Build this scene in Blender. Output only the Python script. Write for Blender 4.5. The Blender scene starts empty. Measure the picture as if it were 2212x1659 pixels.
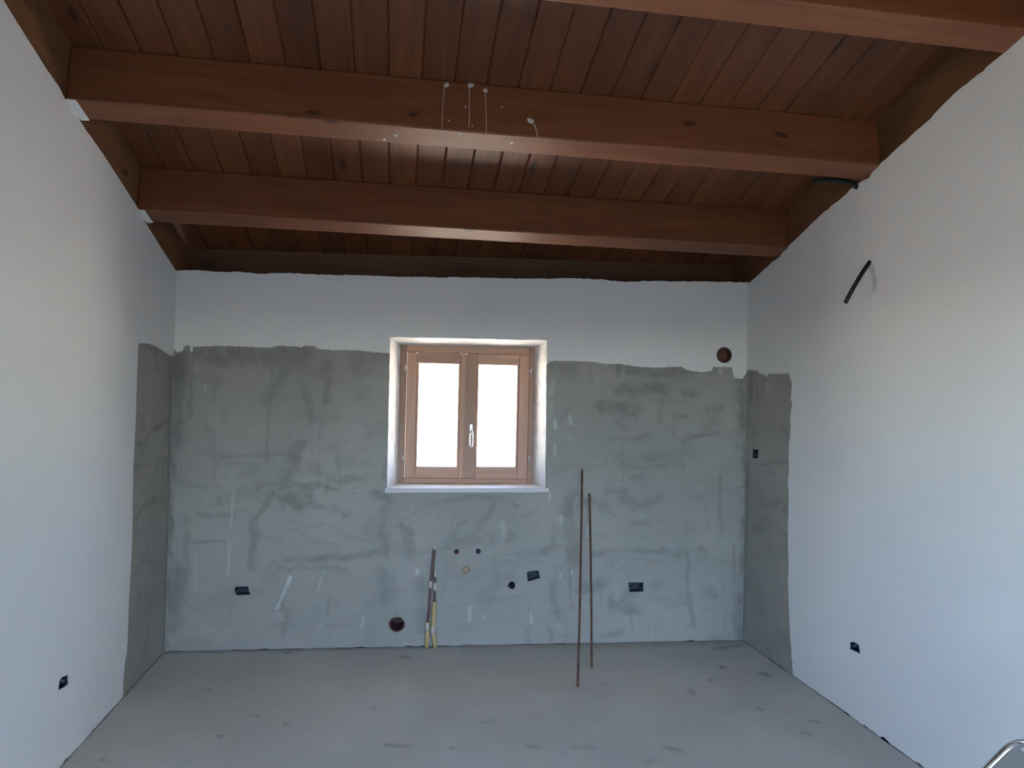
import bpy, bmesh, math, random
import numpy as np
from mathutils import Vector, Matrix
from mathutils.geometry import delaunay_2d_cdt

random.seed(7)
scene = bpy.context.scene
COL = scene.collection
W = 3.70                      # room width between the side walls
PHI = 0.050929                # the back wall is slightly out of square
LB = 3.7048                   # length of the back wall
REAR = 4.95                   # distance from back corner to the rear wall

# ---------------------------------------------------------------- camera
cam_d = bpy.data.cameras.new('camera')
cam_d.sensor_width = 36.0
cam_d.lens = 36.0 * 1480.0 / 2212.0
cam_d.clip_start = 0.02
cam = bpy.data.objects.new('camera', cam_d)
COL.objects.link(cam)
yaw, pitch, roll = 0.1665, 0.0197, 0.0217
fw = Vector((math.sin(yaw) * math.cos(pitch), math.cos(yaw) * math.cos(pitch), math.sin(pitch)))
rt = Vector((math.cos(yaw), -math.sin(yaw), 0))
up = rt.cross(fw)
rt, up = rt * math.cos(roll) + up * math.sin(roll), up * math.cos(roll) - rt * math.sin(roll)
m = Matrix((rt, up, -fw)).transposed().to_4x4()
m.translation = Vector((1.36, -4.51, 1.6))
cam.matrix_world = m
scene.camera = cam

# ---------------------------------------------------------------- sky, sun, exposure
world = bpy.data.worlds.new('world')
scene.world = world
world.use_nodes = True
nt = world.node_tree
nt.nodes.clear()
wo = nt.nodes.new('ShaderNodeOutputWorld')
bg = nt.nodes.new('ShaderNodeBackground')
sky = nt.nodes.new('ShaderNodeTexSky')
sky.sky_type = 'NISHITA'
sky.sun_disc = False
sky.sun_elevation = math.radians(48)
sky.sun_rotation = math.radians(95)
sky.air_density = 1.0
sky.dust_density = 0.8
sky.ozone_density = 1.6
bg.inputs['Strength'].default_value = SKY_STRENGTH = 0.75
nt.links.new(sky.outputs[0], bg.inputs['Color'])
nt.links.new(bg.outputs[0], wo.inputs['Surface'])

sun_d = bpy.data.lights.new('sun', 'SUN')
sun_d.energy = 56.0
sun_d.angle = math.radians(0.55)
sun_d.color = (1.0, 0.90, 0.78)
sun = bpy.data.objects.new('sun', sun_d)
sun.rotation_euler = Vector((-0.64, 0.06, -0.76)).to_track_quat('-Z', 'Y').to_euler()
sun.location = (9, 0, 12)
COL.objects.link(sun)

def portal(name, loc, direction, sx, sz):
    d = bpy.data.lights.new(name, 'AREA')
    d.shape = 'RECTANGLE'
    d.size, d.size_y = sx, sz
    d.cycles.is_portal = True
    o = bpy.data.objects.new(name, d)
    o.location = loc
    o.rotation_euler = Vector(direction).to_track_quat('-Z', 'Z').to_euler()
    COL.objects.link(o)
portal('window_portal', (1.83, 0.16, 1.48), (-0.05, -1, 0), 1.05, 1.0)
portal('doorway_portal', (1.85, -REAR - 0.33, 1.15), (0, 1, 0), 3.1, 2.35)

scene.view_settings.view_transform = 'Standard'
scene.view_settings.look = 'None'
scene.view_settings.gamma = 1.0
scene.view_settings.use_curve_mapping = False
scene.view_settings.exposure = 2.07
scene.cycles.use_denoising = True
scene.cycles.use_adaptive_sampling = True
scene.cycles.adaptive_threshold = 0.04
scene.cycles.max_bounces = 6
scene.cycles.diffuse_bounces = 5
scene.cycles.sample_clamp_indirect = 7.0

# ---------------------------------------------------------------- measured outlines
# wall points: (distance along the wall from the far corner, height); strokes: (points, width, strength)
TOP_BACK = [(-0.004, 2.341), (0.105, 2.348), (0.243, 2.343), (0.382, 2.346), (0.494, 2.342), (0.662, 2.352), (0.833, 2.35), (1.004, 2.355), (1.178, 2.359), (1.353, 2.357), (1.559, 2.363),
 (1.768, 2.372), (1.948, 2.376), (2.13, 2.378), (2.314, 2.386), (2.5, 2.396), (2.687, 2.395), (2.845, 2.386), (3.004, 2.399), (3.196, 2.404), (3.456, 2.414), (3.715, 2.419)]
TOP_LEFT = [(1.929, 2.922), (1.782, 2.874), (1.655, 2.833), (1.531, 2.802), (1.474, 2.776), (1.449, 2.787), (1.405, 2.804), (1.297, 2.763), (1.353, 2.743), (1.328, 2.735), (1.114, 2.684),
 (0.888, 2.618), (0.678, 2.556), (0.641, 2.543), (0.59, 2.566), (0.493, 2.521), (0.569, 2.502), (0.522, 2.495), (0.293, 2.421), (0.002, 2.335)]
TOP_RIGHT = [(2.265, 3.048), (2.206, 3.028), (2.143, 3.008), (2.077, 2.99), (1.973, 2.987), (1.86, 2.946), (1.821, 2.916), (1.675, 2.869), (1.562, 2.836), (1.472, 2.803), (1.454, 2.789), (1.419, 2.781),
 (1.391, 2.737), (1.291, 2.772), (1.214, 2.736), (1.112, 2.718), (0.988, 2.699), (0.89, 2.659), (0.751, 2.605), (0.669, 2.576), (0.622, 2.554), (0.575, 2.499), (0.484, 2.5), (0.359, 2.456),
 (0.209, 2.408)]
PATCH_BACK_L = [(-0.003, 1.856), (0.019, 1.834), (0.049, 1.841), (0.059, 1.873), (0.092, 1.879), (0.096, 1.839), (0.112, 1.843), (0.108, 1.871), (0.188, 1.876), (0.279, 1.882), (0.384, 1.882),
 (0.465, 1.882), (0.534, 1.878), (0.565, 1.879), (0.627, 1.895), (0.762, 1.888), (0.779, 1.897), (0.847, 1.899), (0.848, 1.885), (0.934, 1.875), (1.106, 1.878), (1.216, 1.869),
 (1.312, 1.866)]
PATCH_BACK_R = [(2.323, 1.807), (2.35, 1.844), (2.498, 1.851), (2.648, 1.847), (2.705, 1.836), (2.815, 1.839), (2.945, 1.824), (3.088, 1.821), (3.248, 1.832), (3.275, 1.811), (3.381, 1.798),
 (3.459, 1.809), (3.469, 1.838), (3.596, 1.838), (3.614, 1.776), (3.63, 1.76), (3.679, 1.762), (3.715, 1.819)]
PATCH_RIGHT = [(0.22, 1.821), (0.34, 1.81), (0.352, 1.795), (0.421, 1.781), (0.444, 1.765), (0.466, 1.788), (0.579, 1.782), (0.696, 1.784), (0.733, 1.719), (0.72, 1.63), (0.735, 1.599), (0.718, 1.516),
 (0.724, 1.46), (0.707, 1.331), (0.71, 1.226), (0.703, 1.119), (0.714, 1.056), (0.712, 0.934), (0.712, 0.724), (0.725, 0.63), (0.717, 0.545), (0.731, 0.381), (0.749, 0.214), (0.772, 0.076),
 (0.783, -0.009)]
PATCH_LEFT = [(0.084, 1.809), (0.092, 1.811), (0.186, 1.828), (0.306, 1.847), (0.448, 1.855), (0.592, 1.844), (0.595, 1.73), (0.595, 1.423), (0.608, 1.199), (0.594, 0.893), (0.587, 0.806),
 (0.598, 0.638), (0.608, 0.457), (0.607, 0.292), (0.613, 0.22), (0.634, 0.179), (0.647, 0.113), (0.647, 0.032)]
STAIN_BACK = [([(0.148, 1.829), (0.397, 1.819), (0.62, 1.82), (0.775, 1.836)], 0.106, 0.75), ([(1.104, 1.851), (1.293, 1.839)], 0.062, 0.5), ([(1.111, 1.781), (1.129, 1.752)], 0.081, 0.4),
 ([(0.029, 1.794), (0.025, 1.723), (0.025, 1.551), (0.018, 1.437), (0.017, 1.266)], 0.099, 1.0), ([(0.004, 1.266), (0.008, 0.869), (0.007, 0.444), (0.006, 0.011)], 0.043, 1.0),
 ([(0.065, 0.5), (0.05, 0.359), (0.04, 0.162)], 0.093, 0.8), ([(0.101, 1.753), (0.106, 1.582), (0.105, 1.425)], 0.025, 0.7), ([(0.921, 1.805), (0.931, 1.659), (0.922, 1.565)], 0.056, 0.75),
 ([(0.673, 1.746), (0.625, 1.651), (0.549, 1.54)], 0.062, 0.6), ([(0.78, 1.64), (0.82, 1.539), (0.828, 1.437)], 0.05, 0.6), ([(0.585, 1.766), (0.575, 1.447), (0.568, 1.173)], 0.012, 0.8),
 ([(0.753, 1.276), (0.702, 1.102), (0.659, 1.009)], 0.075, 0.7), ([(0.304, 1.198), (0.525, 1.201), (0.671, 1.217)], 0.019, 0.6), ([(0.077, 1.011), (0.282, 1.006)], 0.025, 0.4),
 ([(0.531, 1.014), (0.755, 1.027), (0.997, 1.0)], 0.037, 0.7), ([(1.024, 1.04), (1.21, 1.071)], 0.05, 0.5), ([(0.707, 0.934), (0.798, 0.969), (0.837, 0.923), (0.758, 0.894)], 0.081, 0.85),
 ([(0.621, 0.974), (0.535, 0.87), (0.504, 0.784), (0.51, 0.655), (0.506, 0.52)], 0.05, 0.65), ([(0.758, 0.894), (0.9, 0.877), (1.058, 0.837)], 0.056, 0.6),
 ([(0.683, 0.565), (0.88, 0.564), (1.114, 0.571), (1.28, 0.609)], 0.037, 0.7), ([(0.657, 0.502), (0.825, 0.512), (1.067, 0.493)], 0.028, 0.6), ([(0.163, 0.841), (0.384, 0.824)], 0.028, 0.5),
 ([(0.128, 0.67), (0.333, 0.675)], 0.022, 0.5), ([(0.11, 0.812), (0.11, 0.514)], 0.037, 0.5), ([(0.696, 0.309), (0.721, 0.194), (0.702, 0.088)], 0.04, 0.6),
 ([(0.977, 0.326), (0.972, 0.19)], 0.019, 0.6), ([(1.256, 0.966), (1.335, 0.937)], 0.068, 0.7), ([(1.296, 0.878), (1.282, 0.755), (1.315, 0.579)], 0.05, 0.6),
 ([(1.294, 0.491), (1.34, 0.286)], 0.062, 0.6), ([(0.263, 1.671), (0.239, 1.527)], 0.016, 0.5), ([(1.006, 1.207), (1.024, 1.046)], 0.025, 0.5), ([(1.311, 1.21), (1.286, 1.063)], 0.019, 0.6),
 ([(0.887, 1.366), (0.895, 1.075)], 0.012, 0.5), ([(1.082, 1.574), (1.167, 1.62)], 0.056, 0.35), ([(0.284, 0.926), (0.295, 0.915)], 0.031, 0.5),
 ([(1.415, 0.784), (1.469, 0.725), (1.465, 0.637), (1.491, 0.549)], 0.043, 0.6), ([(1.911, 0.671), (1.836, 0.677), (1.712, 0.648)], 0.062, 0.55),
 ([(1.991, 0.71), (2.01, 0.659)], 0.043, 0.5), ([(2.107, 0.671), (2.13, 0.695)], 0.056, 0.45), ([(2.397, 0.785), (2.403, 0.634), (2.315, 0.592)], 0.028, 0.7),
 ([(2.285, 0.86), (2.194, 0.821)], 0.031, 0.4), ([(1.682, 0.921), (1.86, 0.963), (2.04, 0.94), (2.156, 0.898)], 0.025, 0.6), ([(2.002, 0.898), (1.947, 0.802), (1.912, 0.755)], 0.04, 0.55),
 ([(1.833, 0.808), (1.76, 0.761), (1.744, 0.695)], 0.012, 0.7), ([(2.112, 0.42), (2.008, 0.385), (1.964, 0.308)], 0.081, 0.5), ([(1.541, 0.431), (1.55, 0.284), (1.54, 0.108)], 0.062, 0.5),
 ([(1.356, 0.462), (1.4, 0.198)], 0.031, 0.4), ([(2.24, 0.096), (2.249, -0.009)], 0.025, 0.4), ([(2.377, 0.108), (2.394, 0.018)], 0.028, 0.5), ([(2.363, 1.814), (2.512, 1.8)], 0.087, 0.45),
 ([(2.818, 1.827), (2.81, 1.759)], 0.037, 0.7), ([(2.888, 1.791), (3.079, 1.796), (3.284, 1.789)], 0.062, 0.7), ([(2.827, 1.667), (3.017, 1.683), (3.12, 1.667)], 0.081, 0.8),
 ([(3.267, 1.664), (3.377, 1.667)], 0.05, 0.6), ([(2.698, 1.548), (2.83, 1.55), (2.931, 1.528)], 0.075, 0.8), ([(2.932, 1.638), (2.943, 1.552)], 0.016, 0.7),
 ([(3.206, 1.502), (3.29, 1.497)], 0.031, 0.8), ([(3.206, 1.48), (3.196, 1.356)], 0.022, 0.6), ([(3.525, 1.576), (3.421, 1.543)], 0.056, 0.6), ([(3.44, 1.422), (3.51, 1.486)], 0.075, 0.55),
 ([(3.247, 1.341), (3.344, 1.368), (3.512, 1.392)], 0.028, 0.7), ([(2.771, 1.341), (3.039, 1.351)], 0.022, 0.6), ([(2.8, 1.451), (2.87, 1.422)], 0.043, 0.45),
 ([(3.01, 1.221), (3.185, 1.242), (3.261, 1.261)], 0.05, 0.65), ([(3.264, 1.326), (3.264, 1.143)], 0.019, 0.7), ([(2.829, 1.228), (2.875, 1.158)], 0.062, 0.5),
 ([(2.932, 1.153), (3.09, 1.166), (3.224, 1.199)], 0.028, 0.6), ([(2.908, 1.073), (2.996, 1.098)], 0.028, 0.7), ([(2.74, 1.01), (2.865, 0.993)], 0.053, 0.7),
 ([(2.857, 0.944), (2.984, 0.895), (3.11, 0.957)], 0.068, 0.7), ([(2.848, 1.397), (2.858, 1.06)], 0.012, 0.4), ([(3.673, 1.771), (3.665, 1.629)], 0.081, 0.6),
 ([(3.683, 1.724), (3.674, 1.504), (3.707, 1.254), (3.707, 0.879), (3.69, 0.256), (3.678, 0.015)], 0.043, 1.0), ([(3.657, 1.504), (3.644, 1.316)], 0.056, 0.5),
 ([(3.526, 1.096), (3.542, 0.723)], 0.028, 0.6), ([(2.517, 0.951), (2.488, 0.845), (2.522, 0.664), (2.537, 0.543)], 0.093, 0.7), ([(2.622, 0.937), (2.732, 0.9)], 0.062, 0.55),
 ([(2.676, 0.584), (2.847, 0.614), (3.1, 0.601), (3.276, 0.582), (3.421, 0.615)], 0.04, 0.6), ([(2.609, 0.355), (2.721, 0.378)], 0.081, 0.6),
 ([(2.823, 0.243), (2.956, 0.211), (2.885, 0.267), (2.935, 0.327)], 0.075, 0.65), ([(2.929, 0.266), (2.937, 0.053)], 0.012, 0.6), ([(3.308, 0.6), (3.317, 0.277)], 0.028, 0.6),
 ([(3.33, 0.245), (3.352, 0.107)], 0.031, 0.6), ([(2.399, 0.393), (2.42, 0.248), (2.434, 0.167)], 0.04, 0.55), ([(2.504, 0.498), (2.531, 0.241)], 0.022, 0.6),
 ([(3.425, 0.352), (3.507, 0.305)], 0.05, 0.45), ([(3.079, 0.368), (3.105, 0.374)], 0.056, 0.4), ([(3.632, 0.63), (3.649, 0.164)], 0.019, 0.7), ([(3.655, 0.226), (3.664, 0.04)], 0.05, 0.7),
 ([(2.939, 0.785), (3.034, 0.791)], 0.025, 0.5), ([(3.114, 1.618), (3.101, 1.478)], 0.025, 0.35), ([(2.733, 0.057), (2.858, 0.07)], 0.043, 0.5)]
SCRATCH_BACK = [([(0.379, 0.993), (0.371, 0.87), (0.371, 0.767)], 0.009, 0.5), ([(0.366, 0.655), (0.361, 0.541), (0.358, 0.461)], 0.009, 0.5), ([(0.734, 0.447), (0.716, 0.398)], 0.019, 1.0),
 ([(0.716, 0.398), (0.658, 0.249)], 0.012, 0.8), ([(0.939, 0.477), (0.905, 0.373)], 0.009, 0.45), ([(1.192, 0.192), (1.18, 0.12)], 0.012, 0.5), ([(0.189, 1.635), (0.19, 1.607)], 0.009, 0.7),
 ([(0.165, 0.585), (0.172, 0.358)], 0.006, 0.3), ([(3.713, 1.737), (3.717, 1.662), (3.712, 1.568)], 0.008, 1.0), ([(2.378, 1.708), (2.361, 1.632)], 0.037, 0.4),
 ([(2.392, 1.45), (2.396, 1.408)], 0.022, 0.8), ([(2.49, 1.482), (2.498, 1.437)], 0.019, 0.7), ([(2.395, 1.299), (2.394, 1.223)], 0.016, 0.5), ([(2.445, 0.83), (2.446, 0.791)], 0.022, 0.6),
 ([(2.371, 0.981), (2.363, 0.942)], 0.012, 0.6), ([(2.548, 0.951), (2.531, 0.875)], 0.012, 0.5), ([(1.519, 0.49), (1.519, 0.46)], 0.016, 0.8), ([(2.45, 0.453), (2.454, 0.423)], 0.008, 0.8),
 ([(2.62, 0.754), (2.63, 0.694)], 0.006, 0.9), ([(1.864, 0.25), (1.86, 0.161)], 0.016, 0.6), ([(1.946, 0.19), (1.962, 0.154)], 0.012, 0.5), ([(2.256, 0.2), (2.264, 0.14)], 0.012, 0.6),
 ([(2.523, 0.482), (2.527, 0.446)], 0.009, 0.6), ([(3.518, 1.82), (3.518, 1.795)], 0.016, 0.8), ([(2.362, 1.571), (2.358, 1.48)], 0.028, 0.3),
 ([(2.059, 0.784), (2.076, 0.695)], 0.031, 0.3)]
STAIN_LEFT = [([(0.058, 1.72), (0.038, 1.156), (0.018, 0.59), (0.033, 0.034)], 0.026, 0.8), ([(0.207, 1.715), (0.166, 1.442)], 0.021, 0.4), ([(0.551, 1.839), (0.297, 1.829)], 0.037, 0.5),
 ([(0.079, 1.406), (0.331, 1.368), (0.456, 1.311), (0.565, 1.311)], 0.026, 0.8), ([(0.545, 1.392), (0.464, 1.406)], 0.037, 0.5), ([(0.58, 1.184), (0.403, 1.192)], 0.026, 0.6),
 ([(0.177, 0.966), (0.438, 0.953), (0.557, 0.91)], 0.037, 0.55), ([(0.371, 1.813), (0.271, 1.712)], 0.037, 0.4), ([(0.564, 0.838), (0.498, 0.85)], 0.037, 0.6),
 ([(0.147, 1.249), (0.107, 0.914)], 0.011, 0.6), ([(0.467, 0.492), (0.467, 0.341)], 0.032, 0.6), ([(0.346, 0.717), (0.544, 0.612)], 0.026, 0.4),
 ([(0.242, 0.402), (0.363, 0.102)], 0.037, 0.5), ([(0.43, 0.076), (0.527, 0.04)], 0.037, 0.4), ([(0.573, 1.702), (0.573, 1.553)], 0.026, 0.3),
 ([(0.266, 1.072), (0.214, 0.769)], 0.021, 0.3)]
STAIN_RIGHT = [([(0.257, 1.801), (0.25, 1.631)], 0.04, 0.8), ([(0.319, 1.723), (0.34, 1.616)], 0.02, 0.5), ([(0.439, 1.765), (0.411, 1.721)], 0.047, 0.4), ([(0.634, 1.462), (0.711, 1.395)], 0.033, 0.5),
 ([(0.398, 1.197), (0.535, 1.237), (0.705, 1.242)], 0.023, 0.6), ([(0.375, 0.969), (0.696, 0.99)], 0.053, 0.4), ([(0.696, 0.99), (0.672, 0.93)], 0.047, 0.5),
 ([(0.226, 1.195), (0.223, 0.884), (0.22, 0.574), (0.198, 0.042)], 0.027, 0.7), ([(0.598, 0.832), (0.701, 0.796)], 0.033, 0.5), ([(0.491, 0.841), (0.334, 0.767)], 0.067, 0.4),
 ([(0.701, 0.768), (0.703, 0.699)], 0.027, 0.6), ([(0.338, 0.225), (0.362, 0.212)], 0.017, 0.6), ([(0.484, 0.082), (0.54, 0.016)], 0.027, 0.5), ([(0.71, 1.242), (0.694, 1.073)], 0.027, 0.4),
 ([(0.272, 1.507), (0.31, 1.203)], 0.02, 0.3)]
SCRATCH_RIGHT = [([(0.456, 1.72), (0.463, 1.673)], 0.012, 0.9), ([(0.264, 1.553), (0.259, 1.513)], 0.01, 0.6)]
STAIN_FLOOR = [([(0.411, -0.602), (0.414, -0.597)], 0.017, 0.9), ([(0.744, -0.067), (0.735, -0.097)], 0.034, 0.9), ([(1.437, -0.249), (1.465, -0.245)], 0.028, 0.8),
 ([(0.579, -0.206), (0.575, -0.213)], 0.022, 0.5), ([(0.948, -0.283), (0.974, -0.279)], 0.022, 0.3), ([(1.282, -0.92), (1.295, -0.922)], 0.021, 0.7),
 ([(0.599, -1.116), (0.587, -1.132)], 0.019, 0.8), ([(0.147, -1.28), (0.157, -1.278)], 0.02, 0.8), ([(0.87, -1.044), (0.88, -1.055)], 0.022, 0.6),
 ([(2.68, -0.203), (2.691, -0.229)], 0.03, 0.8), ([(2.457, -0.146), (2.494, -0.108)], 0.042, 0.7), ([(3.077, -0.178), (3.099, -0.181)], 0.031, 0.8),
 ([(3.373, -0.218), (3.397, -0.238)], 0.031, 0.8), ([(3.334, -0.606), (3.333, -0.627)], 0.036, 0.8), ([(3.537, -0.734), (3.545, -0.755)], 0.06, 0.8),
 ([(3.184, -0.78), (3.171, -0.792)], 0.024, 0.7), ([(3.005, -0.898), (2.99, -0.956)], 0.031, 0.6), ([(3.279, -1.158), (3.278, -1.174)], 0.022, 0.8),
 ([(3.462, -1.325), (3.485, -1.338)], 0.023, 0.6), ([(3.348, -1.436), (3.372, -1.448)], 0.027, 0.4), ([(2.55, -0.765), (2.558, -0.772)], 0.031, 0.4),
 ([(2.907, -0.515), (2.919, -0.516)], 0.025, 0.4), ([(2.518, -0.671), (2.521, -0.678)], 0.019, 0.5), ([(1.354, -1.304), (1.458, -1.325)], 0.03, 0.5),
 ([(1.635, -1.36), (1.656, -1.367)], 0.021, 0.6), ([(1.811, -1.135), (1.882, -1.124)], 0.021, 0.45), ([(2.361, -1.192), (2.372, -1.203)], 0.016, 0.5),
 ([(1.996, -1.384), (2.044, -1.411)], 0.03, 0.45), ([(2.213, -1.432), (2.291, -1.429)], 0.03, 0.4), ([(2.629, -1.484), (2.681, -1.52)], 0.038, 0.5),
 ([(2.538, -1.574), (2.492, -1.607)], 0.021, 0.4), ([(0.494, -1.317), (0.501, -1.325)], 0.018, 0.5), ([(0.695, -0.926), (0.733, -0.956)], 0.027, 0.4),
 ([(0.005, 0.021), (0.345, -0.047)], 0.04, 0.6), ([(3.42, -0.324), (3.637, -0.281)], 0.048, 0.7), ([(1.816, -0.135), (2.414, -0.158)], 0.024, 0.4),
 ([(3.361, -0.174), (3.68, -0.199)], 0.025, 0.6), ([(1.81, -0.198), (2.104, -0.198)], 0.015, 0.4)]
ROD = [((2.3877, -0.808), (2.578, 1.1369)), ((2.5375, -0.5659), (2.6309, 0.9792))]
BOX_BACK_A = [(0.402, 0.387), (0.412, 0.392), (0.481, 0.392), (0.491, 0.36), (0.497, 0.34), (0.414, 0.338), (0.4, 0.361)]
BOX_BACK_B = [(2.905, 0.394), (3.009, 0.393), (3.01, 0.332), (2.913, 0.33)]
BOX_BACK_C = [(2.226, 0.464), (2.238, 0.472), (2.302, 0.478), (2.316, 0.427), (2.234, 0.404)]
BOX_RIGHT_UP = [(0.278, 1.292), (0.354, 1.295), (0.35, 1.237), (0.28, 1.231)]
BOX_RIGHT_LOW = [(1.29, 0.375), (1.315, 0.386), (1.333, 0.386), (1.358, 0.388), (1.369, 0.345), (1.29, 0.34)]
BOX_LEFT_LOW = [(1.359, 0.339), (1.35, 0.379), (1.326, 0.381), (1.275, 0.369), (1.268, 0.328), (1.31, 0.33)]
VENT_UP = (3.544, 1.9182)
VENT_LOW = (1.3988, 0.1422)
RED = (1.7667, 0.6005)
BLUE = (1.9068, 0.6028)
RING = (1.8289, 0.4845)
BLACK = (2.1329, 0.3747)
PIPE_A = [(1.626, 0.652), (1.623, 0.619), (1.62, 0.574), (1.615, 0.502), (1.611, 0.445), (1.606, 0.397), (1.605, 0.326), (1.599, 0.207), (1.595, 0.16), (1.593, 0.065), (1.592, -0.011)]
PIPE_B = [(1.631, 0.483), (1.63, 0.445), (1.629, 0.368), (1.634, 0.292), (1.631, 0.183), (1.627, 0.112), (1.639, 0.04), (1.647, -0.027)]

# ---------------------------------------------------------------- helpers
WLOC = {}

def tag(o, label=None, category=None, group=None, kind=None):
    if label: o['label'] = label
    if category: o['category'] = category
    if group: o['group'] = group
    if kind: o['kind'] = kind
    return o

def empty(name, loc):
    o = bpy.data.objects.new(name, None)
    o.empty_display_size = 0.05
    o.location = loc
    COL.objects.link(o)
    WLOC[o.name] = Vector(loc)
    return o

class MB:
    """collects geometry in world coordinates; build() links it as one mesh object"""
    def __init__(self):
        self.v, self.f, self.m, self.s = [], [], [], []
    def add(self, vs, fs, mi=0, smooth=False):
        b = len(self.v)
        self.v += [tuple(p) for p in vs]
        for f in fs:
            self.f.append([b + i for i in f]); self.m.append(mi); self.s.append(smooth)
        return self
    def hexa(self, p, mi=0):
        """eight corners: bottom four in order, then top four"""
        return self.add(p, [(0, 3, 2, 1), (4, 5, 6, 7), (0, 1, 5, 4), (1, 2, 6, 5), (2, 3, 7, 6), (3, 0, 4, 7)], mi)
    def box(self, lo, hi, fn=None, mi=0):
        x0, y0, z0 = lo; x1, y1, z1 = hi
        p = [(x0, y0, z0), (x1, y0, z0), (x1, y1, z0), (x0, y1, z0), (x0, y0, z1), (x1, y0, z1), (x1, y1, z1), (x0, y1, z1)]
        return self.hexa([fn(*q) for q in p] if fn else p, mi)
    def tube(self, pts, r, n=12, mi=0, cap=True):
        pts = [Vector(p) for p in pts]
        rs = r if isinstance(r, (list, tuple)) else [r] * len(pts)
        t0 = (pts[1] - pts[0]).normalized()
        a = t0.orthogonal().normalized()
        vs, fs = [], []
        for i, p in enumerate(pts):
            t = (pts[min(i + 1, len(pts) - 1)] - pts[max(i - 1, 0)]).normalized()
            a = (a - t * a.dot(t)).normalized()
            b = t.cross(a)
            for k in range(n):
                c = 2 * math.pi * k / n
                vs.append(p + (a * math.cos(c) + b * math.sin(c)) * rs[i])
        for i in range(len(pts) - 1):
            for k in range(n):
                k2 = (k + 1) % n
                fs.append((i * n + k, i * n + k2, (i + 1) * n + k2, (i + 1) * n + k))
        self.add(vs, fs, mi, True)
        if cap:
            e = (len(pts) - 1) * n
            self.add(vs[:n][::-1], [tuple(range(n))], mi)
            self.add(vs[e:], [tuple(range(n))], mi)
        return self
    def lathe(self, prof, fn, c, n=32, mi=0, jit=None):
        """profile of (radius, depth) turned about the wall normal at wall point c"""
        vs, fs = [], []
        for (r, o) in prof:
            for k in range(n):
                a = 2 * math.pi * k / n
                j = 1 + (jit[k] if jit else 0)
                vs.append(fn(c[0] + r * j * math.cos(a), c[1] + r * j * math.sin(a), o))
        for i in range(len(prof) - 1):
            for k in range(n):
                k2 = (k + 1) % n
                fs.append((i * n + k, i * n + k2, (i + 1) * n + k2, (i + 1) * n + k))
        return self.add(vs, fs, mi, False)
    def build(self, name, mats, parent=None, bevel=0.0, closed=True, subsurf=0):
        me = bpy.data.meshes.new(name)
        xs = np.array(self.v, float)
        c = Vector(((xs[:, 0].min() + xs[:, 0].max()) / 2, (xs[:, 1].min() + xs[:, 1].max()) / 2, xs[:, 2].min()))
        me.from_pydata([Vector(p) - c for p in self.v], [], self.f)
        mats = mats if isinstance(mats, (list, tuple)) else [mats]
        for mt in mats: me.materials.append(mt)
        me.polygons.foreach_set('material_index', self.m)
        me.polygons.foreach_set('use_smooth', self.s)
        if closed:
            bm = bmesh.new(); bm.from_mesh(me)
            bmesh.ops.remove_doubles(bm, verts=bm.verts, dist=1e-6)
            bmesh.ops.recalc_face_normals(bm, faces=bm.faces)
            bm.to_mesh(me); bm.free()
        me.update()
        o = bpy.data.objects.new(name, me)
        COL.objects.link(o)
        WLOC[o.name] = c
        if parent is not None:
            o.parent = parent
            o.location = c - WLOC[parent.name]
        else:
            o.location = c
        if bevel:
            b = o.modifiers.new('bevel', 'BEVEL'); b.width = bevel; b.segments = 2; b.limit_method = 'ANGLE'; b.angle_limit = 0.7
        return o

CP, SP = math.cos(PHI), math.sin(PHI)
def BACK(u, z, o): return Vector((u * CP + o * SP, -u * SP + o * CP, z))       # o: depth into the wall
def LEFT(d, z, o): return Vector((-o, -d, z))
def RIGHT(d, z, o): return Vector((W + o, -d, z))
ROOF_LOW, PITCH = 2.352, 0.30                                                    # plane of the beam undersides
def zlow(d): return ROOF_LOW + PITCH * d
def zboard(d): return ROOF_LOW + 0.25 + PITCH * d

def pip(px, py, poly):
    poly = np.asarray(poly, float)
    x0, y0 = poly[:, 0], poly[:, 1]
    x1, y1 = np.roll(x0, -1), np.roll(y0, -1)
    res = np.zeros(len(px), bool)
    for a, b, c, d in zip(x0, y0, x1, y1):
        if b == d: continue
        k = ((b > py) != (d > py)) & (px < (c - a) * (py - b) / (d - b) + a)
        res ^= k
    return res

def rough(path, step, amp, rnd, closed=False):
    """subdivide a traced path and let it wander a little"""
    out = []
    n = len(path)
    for i in range(n if closed else n - 1):
        a, b = path[i], path[(i + 1) % n]
        L = math.hypot(b[0] - a[0], b[1] - a[1])
        k = max(1, int(L / step))
        for j in range(k):
            t = j / k
            q = (a[0] + (b[0] - a[0]) * t, a[1] + (b[1] - a[1]) * t)
            if i == 0 and j == 0 and not closed: out.append(q)
            else: out.append((q[0] + rnd.uniform(-amp, amp), q[1] + rnd.uniform(-amp, amp)))
    if not closed: out.append(path[-1])
    return out

NRNG = np.random.default_rng(5)
class Noise2:
    def __init__(self, n=64): self.t = NRNG.random((n, n)); self.n = n
    def __call__(self, x, y):
        xi, yi = np.floor(x).astype(int), np.floor(y).astype(int)
        fx, fy = x - xi, y - yi
        fx, fy = fx * fx * (3 - 2 * fx), fy * fy * (3 - 2 * fy)
        t, n = self.t, self.n
        g = lambda i, j: t[(xi + i) % n, (yi + j) % n]
        return (g(0, 0) * (1 - fx) + g(1, 0) * fx) * (1 - fy) + (g(0, 1) * (1 - fx) + g(1, 1) * fx) * fy - 0.5
NX, NY, NZ = Noise2(), Noise2(), Noise2()

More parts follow.
